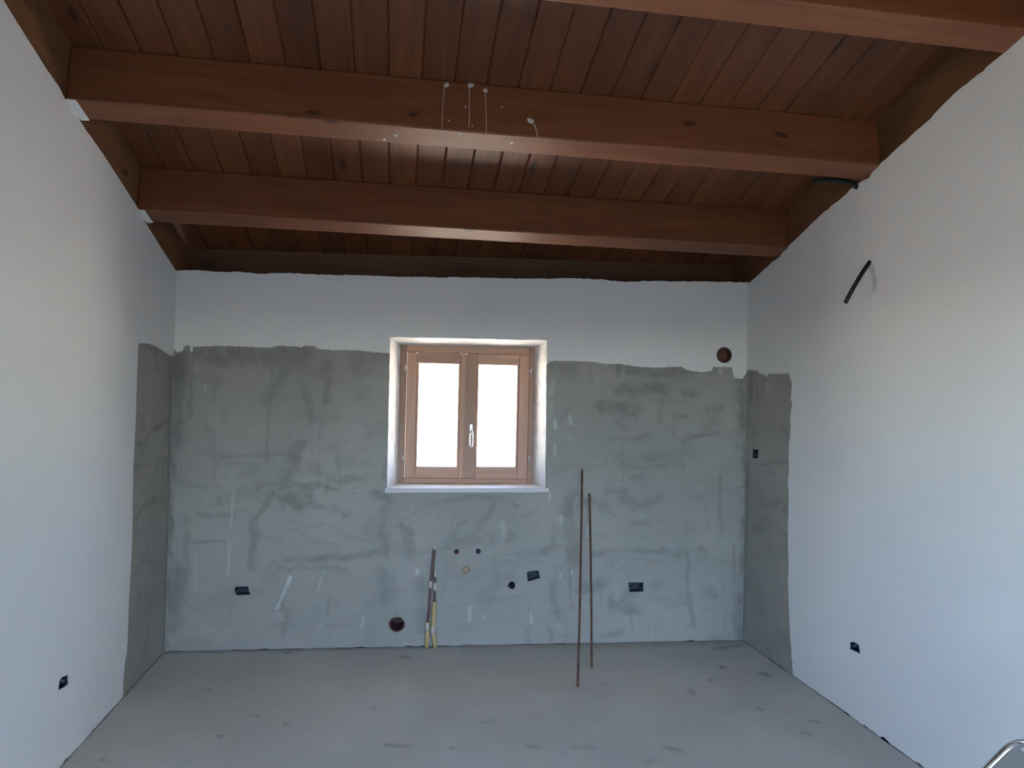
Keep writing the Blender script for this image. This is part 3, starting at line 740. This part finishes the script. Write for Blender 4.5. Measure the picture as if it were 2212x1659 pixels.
def beam(dn, df, label):
    sk = 0.022
    mb = MB()
    def P(x, d, z): return (x, -(d + sk * x / W), z + PITCH * sk * x / W)
    xs = (-0.012, W + 0.012)
    tn, tf = dn - 0.037, df - 0.037
    pts = []
    for x in xs:
        pts.append([P(x, dn, zlow(dn)), P(x, df, zlow(df)), P(x, tf, zboard(tf)), P(x, tn, zboard(tn))])
    mb.hexa([pts[0][0], pts[1][0], pts[1][1], pts[0][1], pts[0][3], pts[1][3], pts[1][2], pts[0][2]])
    o = mb.build('ceiling_beam', M['beam'], bevel=0.006)
    tag(o, label, 'beam', 'timber ceiling beams')
    return o
b3 = beam(0.645, 0.527, 'brown timber ceiling beam nearest the back wall')
b2 = beam(1.450, 1.330, 'middle brown ceiling beam with white plaster splashes on its side')
b1 = beam(2.268, 2.155, 'brown timber ceiling beam crossing the top right edge of the view')
for i, d in enumerate((3.09, 3.91, 4.73)):
    beam(d, d - 0.118, ('first', 'second', 'third')[i] + ' brown ceiling beam beyond the three in view')

for bm_, dn, df in ((b2, 1.450, 1.330), (b3, 0.645, 0.527)):          # plaster smeared over the beam ends at the left wall
    mb = MB()
    mb.hexa([(0.0, -dn, zlow(dn) - .006), (.024, -dn, zlow(dn) - .004), (.031, -df, zlow(df) - .004), (0.0, -df, zlow(df) - .006),
             (0.0, -dn, zlow(dn) - .0002), (.026, -dn, zlow(dn) - .0002), (.033, -df, zlow(df) - .0002), (0.0, -df, zlow(df) - .0002)])
    mb.build('plaster_smear', M['paint'], bm_)

# dried plaster on the middle beam
def beam_pt(x, t, out):                                  # t: 0 at the lower arris, 1 at the boards, near face of the middle beam
    sk = 0.022 * x / W
    return Vector((x, -(1.450 + sk - 0.037 * t) - out, zlow(1.450) + PITCH * sk + (zboard(1.413) - zlow(1.450)) * t))
def blob(pts2, parent, name):
    mb = MB(); n = len(pts2)
    cx = sum(p[0] for p in pts2) / n; ct = sum(p[1] for p in pts2) / n
    vs = [beam_pt(a, t, 0.0) for a, t in pts2] + [beam_pt(cx + (a - cx) * .6, ct + (t - ct) * .6, 0.004) for a, t in pts2]
    mb.add(vs, [(i, (i + 1) % n, n + (i + 1) % n, n + i) for i in range(n)] + [tuple(range(n, 2 * n))])
    return mb.build(name, M['splash'], parent)
for cx, ct, rx, rt_, sl in ((1.548, .915, .012, .055, .25), (1.658, .955, .013, .065, .2), (1.725, .87, .012, .045, 0), (1.935, .33, .017, .06, -.25)):
    r_ = random.Random(int(cx * 1000)); pts2 = []
    for k in range(12):
        a = 2 * math.pi * k / 12; s = 1 + r_.uniform(-.2, .2)
        t = ct + rt_ * s * math.sin(a)
        pts2.append((cx + rx * s * math.cos(a) + sl * (t - ct) * .25, min(t, .995)))
    blob(pts2, b2, 'plaster_splash')
for (xa, ta, xb, tb) in ((1.538, .87, 1.531, .0), (1.651, .91, 1.652, .09), (1.724, .84, 1.730, .0), (1.950, .28, 1.964, .0)):
    pts = [beam_pt(xa + (xb - xa) * min(1, q * 1.6) , ta + (tb - ta) * q, 0.0006) for q in (0, .15, .4, .7, 1)]
    MB().tube(pts, [.0022, .0016, .0014, .0014, .001], 6).build('plaster_drip', M['splash'], b2)
for cx, ct in ((1.635, .49), (1.801, .565), (1.562, .19), (1.667, .12)):
    blob([(cx + .004 * math.cos(k), ct + .016 * math.sin(k)) for k in (0, 1.05, 2.1, 3.14, 4.2, 5.2)], b2, 'plaster_splash')
for x, d in ((1.278, 1.362), (1.326, 1.395), (1.613, 1.444), (1.854, 1.411)):
    mb = MB(); s = 0.008 if x < 1.5 else 0.006
    lo = [(x + s * math.cos(k) * 1.2, -(d + s * math.sin(k)), zlow(d + s * math.sin(k)) + .002) for k in (0, 1.05, 2.1, 3.14, 4.2, 5.2)]
    mb.add(lo + [(p[0], p[1], p[2] - .004) for p in lo], [(i, (i + 1) % 6, 6 + (i + 1) % 6, 6 + i) for i in range(6)] + [tuple(range(6, 12))])
    mb.build('plaster_splash', M['splash'], b2)

# ---------------------------------------------------------------- window
wn = empty('window_1', BACK(1.83, 1.01, FRAME_O))
tag(wn, 'small brown wooden casement window in a white plastered recess', 'window', kind='structure')
F0 = FRAME_O
def bar(name, u0, u1, z0, z1, o0, o1, mat, parent, bev=0.004):
    return MB().box((u0, z0, o0), (u1, z1, o1), lambda u, z, o: BACK(u, z, o)).build(name, mat, parent, bev)
uL, uR, zB, zT = 1.371, 2.282, 1.012, 1.944
bar('frame_jamb', uL, 1.414, zB, zT, F0 + .002, F0 + .07, M['frame'], wn)
bar('frame_jamb', 2.243, uR, zB, zT, F0 + .002, F0 + .07, M['frame'], wn)
bar('frame_head', 1.414, 2.243, 1.890, zT, F0 + .002, F0 + .07, M['rail'], wn)
bar('frame_bottom', 1.414, 2.243, zB, 1.047, F0 + .002, F0 + .07, M['rail'], wn)
def sash(u0, u1, p0, p1, zb, zt, pz0, pz1, label):
    s = empty('sash', BACK((u0 + u1) / 2, zb, F0)); s.parent = wn; s.location = WLOC[s.name] - WLOC['window_1']
    s['label'] = label
    o0, o1 = F0 - .012, F0 + .045
    bar('stile', u0, p0 - .014, zb, zt, o0, o1, M['frame'], s)
    bar('stile', p1 + .014, u1, zb, zt, o0, o1, M['frame'], s)
    bar('sash_rail', p0 - .0135, p1 + .0135, zb, pz0, o0 + .001, o1, M['rail'], s)
    bar('sash_rail', p0 - .0135, p1 + .0135, pz1, zt, o0 + .001, o1, M['rail'], s)
    bar('glazing_bead', p0 - .014, p0, pz0, pz1, o0 + .004, o1, M['frame'], s, .003)
    bar('glazing_bead', p1, p1 + .014, pz0, pz1, o0 + .004, o1, M['frame'], s, .003)
    bar('pane', p0 - .002, p1 + .002, pz0 - .002, pz1 + .002, F0 + .018, F0 + .022, M['glass'], s, 0)
    return s
s1 = sash(1.416, 1.8135, 1.496, 1.761, 1.049, 1.888, 1.125, 1.817, 'left casement sash with one tall pane')
s2 = sash(1.8165, 2.241, 1.897, 2.160, 1.050, 1.890, 1.128, 1.818, 'right casement sash with one tall pane and the handle')
MB().box((1.808, 1.052, F0 - .018), (1.822, 1.886, F0 - .0125), lambda u, z, o: BACK(u, z, o)).build('cover_strip', M['frame'], wn, .003)
# handle: back plate and looped lever
hc = 1.853
hp = MB(); lp = [(hc - .011, 1.345), (hc + .011, 1.345), (hc + .0125, 1.405), (hc + .008, 1.417), (hc - .008, 1.417), (hc - .0125, 1.405)]
flat(hp, BACK, lp, F0 - .013, 0); flat(hp, BACK, lp, F0 - .022, 0); strip(hp, BACK, lp, F0 - .013, lp, F0 - .022, 0)
hp.build('handle_plate', M['chrome'], s2, .003)
path = [(hc, 1.385, -.022), (hc, 1.385, -.05), (hc + .004, 1.37, -.058), (hc + .010, 1.345, -.060), (hc + .009, 1.30, -.060), (hc + .006, 1.268, -.060), (hc, 1.258, -.060), (hc - .006, 1.268, -.060), (hc - .009, 1.30, -.060), (hc - .009, 1.345, -.060), (hc - .004, 1.37, -.058)]
MB().tube([BACK(a, z, F0 + o) for a, z, o in path], .0045, 10).build('handle_lever', M['chrome'], s2)
for u, z in ((1.404, 1.781), (1.404, 1.178), (2.2525, 1.784), (2.2525, 1.192)):
    MB().tube([BACK(u, z - .025, F0 - .012), BACK(u, z + .025, F0 - .012)], .0065, 10).tube([BACK(u, z - .001, F0 - .012), BACK(u, z + .001, F0 - .012)], .0075, 10).tube([BACK(u + (.006 if u < 1.8 else -.006), z, F0 - .012), BACK(u + (.014 if u < 1.8 else -.014), z, F0 - .012)], .004, 8).build('hinge', M['hinge'], wn)
sl = MB()
sl.hexa([BACK(1.303, .978, -.022), BACK(2.358, .988, -.022), BACK(2.358, .988, -.0005), BACK(1.303, .978, -.0005), BACK(1.303, 1.0075, -.022), BACK(2.358, 1.0155, -.022), BACK(2.358, 1.0155, -.0005), BACK(1.303, 1.0075, -.0005)])
sl.build('window_sill', M['sillfront'], wn, .003)
st = MB()
st.hexa([BACK(1.318, .995, 0.0), BACK(2.334, 1.0, 0.0), BACK(2.28, 1.0, F0), BACK(1.374, .995, F0), BACK(1.318, 1.0073, 0.0), BACK(2.334, 1.0153, 0.0), BACK(2.28, 1.0145, F0), BACK(1.374, 1.0068, F0)])
st.build('sill_board', M['sill'], wn, 0)

# ---------------------------------------------------------------- installations in the walls
def wall_box(fn, loop, label, wires, posts):
    cx = sum(p[0] for p in loop) / len(loop); cz = sum(p[1] for p in loop) / len(loop)
    e = empty('socket_box', fn(cx, cz, .03))
    tag(e, label, 'socket box', 'recessed electrical boxes in the walls')
    lo = scaled(loop, .985); li = scaled(loop, .86)
    mb = MB()
    strip(mb, fn, lo, .004, li, .004, 0); strip(mb, fn, lo, .004, lo, .053, 0); strip(mb, fn, li, .004, li, .048, 0)
    flat(mb, fn, li, .048, 0); flat(mb, fn, lo, .053, 0)
    mb.build('box_shell', M['boxblue'], e)
    us = [p[0] for p in li]; zs = [p[1] for p in li]
    u0, u1, z0, z1 = min(us), max(us), min(zs), max(zs)
    for t in posts:
        u = u0 + (u1 - u0) * t
        MB().box((u - .003, z0 + .012, .008), (u + .003, z0 + .024, .047), lambda a, z, o: fn(a, z, o)).build('screw_post', M['boxlite'], e)
    for (t, h, l) in wires:
        u = u0 + (u1 - u0) * t; z = z0 + (z1 - z0) * h
        MB().tube([fn(u, z + .004, .046), fn(u, z + .002, .02), fn(u, z - l * .6, .014)], .0021, 8).build('wire_end', M['wire'], e)
    return e
wall_box(BACK, BOX_BACK_A, 'dark blue socket box low in the back wall near the left corner', ((.5, .55, .012), (.68, .5, .01)), (.1, .88))
wall_box(BACK, BOX_BACK_B, 'dark blue socket box low in the back wall right of the rusty rods', ((.35, .5, .014), (.5, .5, .016), (.66, .55, .012)), (.1, .9))
wall_box(BACK, BOX_BACK_C, 'tilted dark blue socket box between the black pipe hole and the rusty rods', (), (.2,))
wall_box(RIGHT, BOX_RIGHT_UP, 'small dark socket box on the bare strip of the right wall', ((.6, .4, .018),), (.15,))
wall_box(RIGHT, BOX_RIGHT_LOW, 'dark socket box low on the white part of the right wall', ((.25, .6, .012),), (.15, .8))
wall_box(LEFT, BOX_LEFT_LOW, 'dark socket box low on the white left wall', ((.3, .7, .014), (.2, .5, .01)), (.15, .85))

def pipe_sleeve(name, c, r, mat, matcap, label, cat, dep, jit=None, cap=.14):
    e = empty(name, BACK(c[0], c[1], .1)); tag(e, label, cat)
    MB().lathe([(r - .0006, .001), (r - .0006, dep), (r - .006, dep), (r - .006, .001), (r - .0006, .001)], BACK, c, 36, jit=jit).build('sleeve', mat, e)
    MB().lathe([(0.0005, cap), (r - .0063, cap), (r - .0063, cap + .01), (0.0005, cap + .01)], BACK, c, 36, jit=jit).build('end_cap', matcap, e)
    return e
pipe_sleeve('vent_pipe', VENT_UP, .0542, M['terracotta'], M['terracotta'], 'round brown vent hole high in the back wall near the right corner', 'vent', .28, None, .06)
pipe_sleeve('vent_pipe', VENT_LOW, .0455, M['ventlow'], M['ventlow'], 'round dark red vent hole near the floor beside the yellow pipes', 'vent', .28)

def plug(name, c, prof, mat, label, cat, extra=None):
    e = empty(name, BACK(c[0], c[1], .02)); tag(e, label, cat)
    MB().lathe(prof, BACK, c, 24).build('plug', mat, e)
    if extra:
        for nm, p, mt in extra: MB().lathe(p, BACK, c, 24).build(nm, mt, e)
    return e
RED2 = (RED[0] + .001, RED[1] - .004); BLUE2 = (BLUE[0] + .001, BLUE[1] - .003)
for nm, c, mt, lb in (('water_stub', RED2, M['red'], 'red capped water pipe stub under the window'), ('water_stub', BLUE2, M['blue'], 'navy capped water pipe stub under the window')):
    plug(nm, c, [(.0005, -.004), (.006, -.004), (.0075, -.002), (.0095, 0), (.0105, .004), (.0105, .02), (.0005, .02)], mt, lb, 'pipe stub', [('pipe_end', [(.0112, .006), (.0118, .006), (.0118, .033), (.0108, .033), (.0108, .006), (.0112, .006)], M['black'])])
plug('capped_drain', RING, [(.0005, .002), (.009, .002), (.0105, .005), (.0105, .012), (.0005, .012)], M['beige'], 'round beige capped pipe below the red and navy stubs', 'pipe',
     [('inner_ring', [(.0125, -.001), (.0165, -.001), (.0165, .012), (.0125, .012), (.0125, -.001)], M['beige']), ('outer_seal', [(.0195, .001), (.0255, .002), (.0255, .014), (.0195, .014), (.0195, .001)], M['beige2'])])
plug('drain_pipe', BLACK, [(.0005, .05), (.0128, .05), (.0128, .055), (.0005, .055)], M['hole'], 'black open drain pipe mouth left of the tilted socket box', 'pipe',
     [('pipe_wall', [(.013, -.003), (.0155, -.003), (.0155, .06), (.013, .06), (.013, -.003)], M['black'])])

def wpath(P, o): return [BACK(u, max(z, 0.0), o) for u, z in P]
pa = empty('insulated_pipe', BACK(1.60, 0, -.024)); tag(pa, 'taller left pipe rising from the floor, red-brown above and pale yellow below', 'pipe', 'insulated pipes under the window')
A = PIPE_A
MB().tube(wpath([A[0], A[1]], -.016), [.0065, .007], 12).build('pipe_tip', M['paletape'], pa)
MB().tube(wpath(A[1:9], -.016), .0078, 12).build('sheath', M['redbrown'], pa)
MB().tube(wpath([(a + .0085, z) for a, z in A[1:5]], -.0215), .0016, 6).build('seam', M['groove'], pa)
MB().tube(wpath([A[8], A[9], (A[10][0], 0.0)], -.018), [.0125, .0125, .0125], 14).build('insulation', M['yellow'], pa)
MB().tube(wpath([(A[5][0] + .001, .42), A[5], (A[5][0] - .001, .375)], -.017), [.009, .0128, .0098], 12).build('mortar_dab', M['paletape'], pa)
MB().tube(wpath([(A[8][0] - .001, .158), (A[8][0] - .002, .13), (A[8][0] - .003, .105)], -.018), [.013, .0138, .0128], 12).build('mortar_dab', M['paletape'], pa)
pb = empty('insulated_pipe', BACK(1.645, 0, -.024)); tag(pb, 'shorter right pipe rising from the floor, with a bright yellow sleeve', 'pipe', 'insulated pipes under the window')
Bp = PIPE_B
MB().tube(wpath([(Bp[0][0] + .004, Bp[0][1]), (Bp[1][0] + .004, Bp[1][1] + .012), (Bp[1][0] + .004, Bp[1][1])], -.017), [.006, .0095, .0075], 12).build('pipe_tip', M['paletape'], pb)
MB().tube(wpath([(Bp[1][0] + .003, Bp[1][1]), (Bp[2][0] + .004, Bp[2][1]), (Bp[3][0], Bp[3][1])], -.017), .0078, 12).build('sheath', M['redbrown'], pb)
MB().tube(wpath([(Bp[2][0] + .004, .41), (Bp[2][0] + .004, .385), (Bp[2][0] + .004, .36)], -.018), [.009, .0115, .009], 12).build('mortar_dab', M['paletape'], pb)
MB().tube(wpath([Bp[3], Bp[4], Bp[5], Bp[6], (Bp[7][0] - .003, 0.0)], -.026), [.0128, .0124, .0122, .0124, .0128], 14).build('insulation', M['yellow'], pb)
MB().tube(wpath([(Bp[5][0] + .001, .135), (Bp[5][0], .115), (Bp[5][0] + .001, .09)], -.027), [.0126, .0138, .0126], 12).build('mortar_dab', M['paletape'], pb)

# black corrugated conduits on the right wall
def conduit(pts, r, label):
    sm = []
    P = [Vector(p) for p in pts]
    P = [P[0] * 2 - P[1]] + P + [P[-1] * 2 - P[-2]]
    for i in range(1, len(P) - 2):
        for j in range(14):
            t = j / 14
            sm.append(0.5 * ((2 * P[i]) + (P[i + 1] - P[i - 1]) * t + (2 * P[i - 1] - 5 * P[i] + 4 * P[i + 1] - P[i + 2]) * t * t + (3 * P[i] - P[i - 1] - 3 * P[i + 1] + P[i + 2]) * t ** 3))
    sm.append(P[-2])
    mb = MB()
    mb.tube(sm, [r * (1 + .06 * (-1) ** k) for k in range(len(sm))], 12)
    return tag(mb.build('cable_conduit', M['black']), label, 'conduit', 'black conduits coming out of the right wall')
conduit([(3.702, -1.408, 2.326), (3.67, -1.399, 2.275), (3.628, -1.377, 2.187), (3.61, -1.346, 2.119)], .0105, 'black conduit hanging out of the white right wall')
conduit([(3.705, -1.30, 2.735), (3.645, -1.31, 2.755), (3.54, -1.325, 2.752), (3.43, -1.34, 2.735)], .0125, 'black conduit curling out beside the end of the middle ceiling beam')

# ---------------------------------------------------------------- rusty rods leaning on the back wall
def rod(foot, head, label):
    a = Vector((foot[0], foot[1], 0.0085)); c = BACK(head[0], head[1], -.0075)
    t = (c - a).normalized()
    o = MB(); o.tube([a, a + (c - a) * .33 + Vector((.003, 0, 0)), a + (c - a) * .66 + Vector((.002, 0, 0)), c], .0068, 10)
    L = (c - a).length; n = int(L / .03)
    for i in range(1, n):                                      # ribs of the reinforcing bar
        p = a + t * (L * i / n) + Vector((.0025, 0, 0)) * math.sin(math.pi * i / n)
        o.tube([p - t * .002, p, p + t * .002], [.0068, .0078, .0068], 8, cap=False)
    return tag(o.build('steel_rod', M['rust'], closed=False), label, 'steel rod', 'rusty rods leaning on the back wall')
rod(*ROD[0], 'taller of two rusty steel rods leaning on the back wall')
rod(*ROD[1], 'shorter of two rusty steel rods leaning on the back wall')

# ---------------------------------------------------------------- reclined chair at the lower right edge
ct0 = Vector((2.7013, -3.1992, .8564))
bb = Vector((-math.sin(.33), -math.cos(.33), 0)); nn = Vector((-math.cos(.33), math.sin(.33), 0))
aa = nn * math.cos(math.radians(50)) - Vector((0, 0, math.sin(math.radians(50))))
WB, RC = .46, .045
ch_ = empty('folding_chair', (ct0 + bb * .23 + nn * .35)[:2] + (0.0,))
tag(ch_, 'reclined chair with shiny metal tube frame and grey fabric at lower right', 'chair')
corner = ct0 - aa * .035 - bb * .0
def back_pt(s, w): return corner + aa * s + bb * w
pts = [back_pt(.62, 0), back_pt(.3, 0)]
for k in range(7):
    a = math.pi / 2 * k / 6
    pts.append(back_pt(RC - RC * math.sin(a), RC - RC * math.cos(a)))
pts.append(back_pt(0, WB / 2))
for k in range(7):
    a = math.pi / 2 * k / 6
    pts.append(back_pt(RC - RC * math.cos(a), WB - RC + RC * math.sin(a)))
pts += [back_pt(.3, WB), back_pt(.62, WB)]
MB().tube(pts, .0095, 14).build('back_frame', M['chrome'], ch_)
nrm = aa.cross(bb).normalized()
mb = MB()
c8 = [back_pt(.02, .012), back_pt(.02, WB - .012), back_pt(.58, WB - .012), back_pt(.58, .012)]
mb.hexa([p - nrm * .003 for p in c8] + [p + nrm * .003 for p in c8])
mb.build('back_sling', M['cloth'], ch_)
s0 = back_pt(.62, 0); sz = s0.z
def seat_pt(s, w, dz=0): return Vector((s0.x, s0.y, sz + dz)) + nn * s + bb * w
pts = [seat_pt(-.02, 0), seat_pt(.38, 0, .03), seat_pt(.42, .04, .03), seat_pt(.42, WB - .04, .03), seat_pt(.38, WB, .03), seat_pt(-.02, WB)]
MB().tube(pts, .0095, 12).build('seat_frame', M['chrome'], ch_)
c8 = [seat_pt(.02, .012), seat_pt(.02, WB - .012), seat_pt(.40, WB - .012, .028), seat_pt(.40, .012, .028)]
MB().hexa([p - Vector((0, 0, .003)) for p in c8] + [p + Vector((0, 0, .003)) for p in c8]).build('seat_sling', M['cloth'], ch_)
for w in (0, WB):
    for s_, e_ in ((.36, .02), (.04, .38)):
        p0 = seat_pt(s_, w + (.0 if s_ < .2 else (.02 if w == 0 else -.02)), .0); p1 = seat_pt(e_, w + (.0 if s_ < .2 else (.02 if w == 0 else -.02))); p1.z = .009
        MB().tube([p0, p1], .009, 12).build('leg', M['chrome'], ch_)

# ---------------------------------------------------------------- outside: ground, plus unseen pieces added to shape the light
mb = MB(); mb.box((-40, -60, -.5), (44, 60, -.15))
ground = mb.build('ground', M['ground'])
tag(ground, 'pale gravel yard around the house', 'ground', kind='structure')
MB().box((-12, -30, -.15), (6.95, -5.6, -.12)).build('light_damper', M['light_damper'], ground)  # dark slab, out of view, added to weaken light bounced up through the doorway
wg = empty('sun_blocker', (9.5, -9.6, -.15))  # unseen block added to keep the sun off the ground behind the doorway
tag(wg, 'unseen tall block added to shade the yard behind the doorway', 'light blocker', kind='structure')
MB().box((7.0, -16.3, -.15), (12.0, -3.0, 9.0)).build('sun_blocker_body', M['blockerwall'], wg)
MB().hexa([(6.7, -16.6, 9.0), (12.3, -16.6, 9.0), (12.3, -2.7, 9.0), (6.7, -2.7, 9.0), (9.0, -16.6, 10.4), (10.0, -16.6, 10.4), (10.0, -2.7, 10.4), (9.0, -2.7, 10.4)]).build('sun_blocker_top', M['tile'], wg)
hd = MB(); rh = random.Random(11)
N = 46
for i in range(N):                                                   # dark screen, out of view, added to cut low sky light
    x0 = -11.5 + i * 0.4
    hd.hexa([(x0, -18.4, -.12), (x0 + .4, -18.4, -.12), (x0 + .4, -17 + rh.uniform(-.1, .1), -.12), (x0, -17 + rh.uniform(-.1, .1), -.12),
             (x0, -18.3, 2.5 + rh.uniform(-.2, .2)), (x0 + .4, -18.3, 2.5 + rh.uniform(-.2, .2)), (x0 + .4, -17.2, 2.5 + rh.uniform(-.2, .2)), (x0, -17.2, 2.5 + rh.uniform(-.2, .2))])
tag(hd.build('sky_blocker', M['light_damper'], closed=False), 'unseen dark screen added to cut low sky light at the doorway', 'sky_blocker')
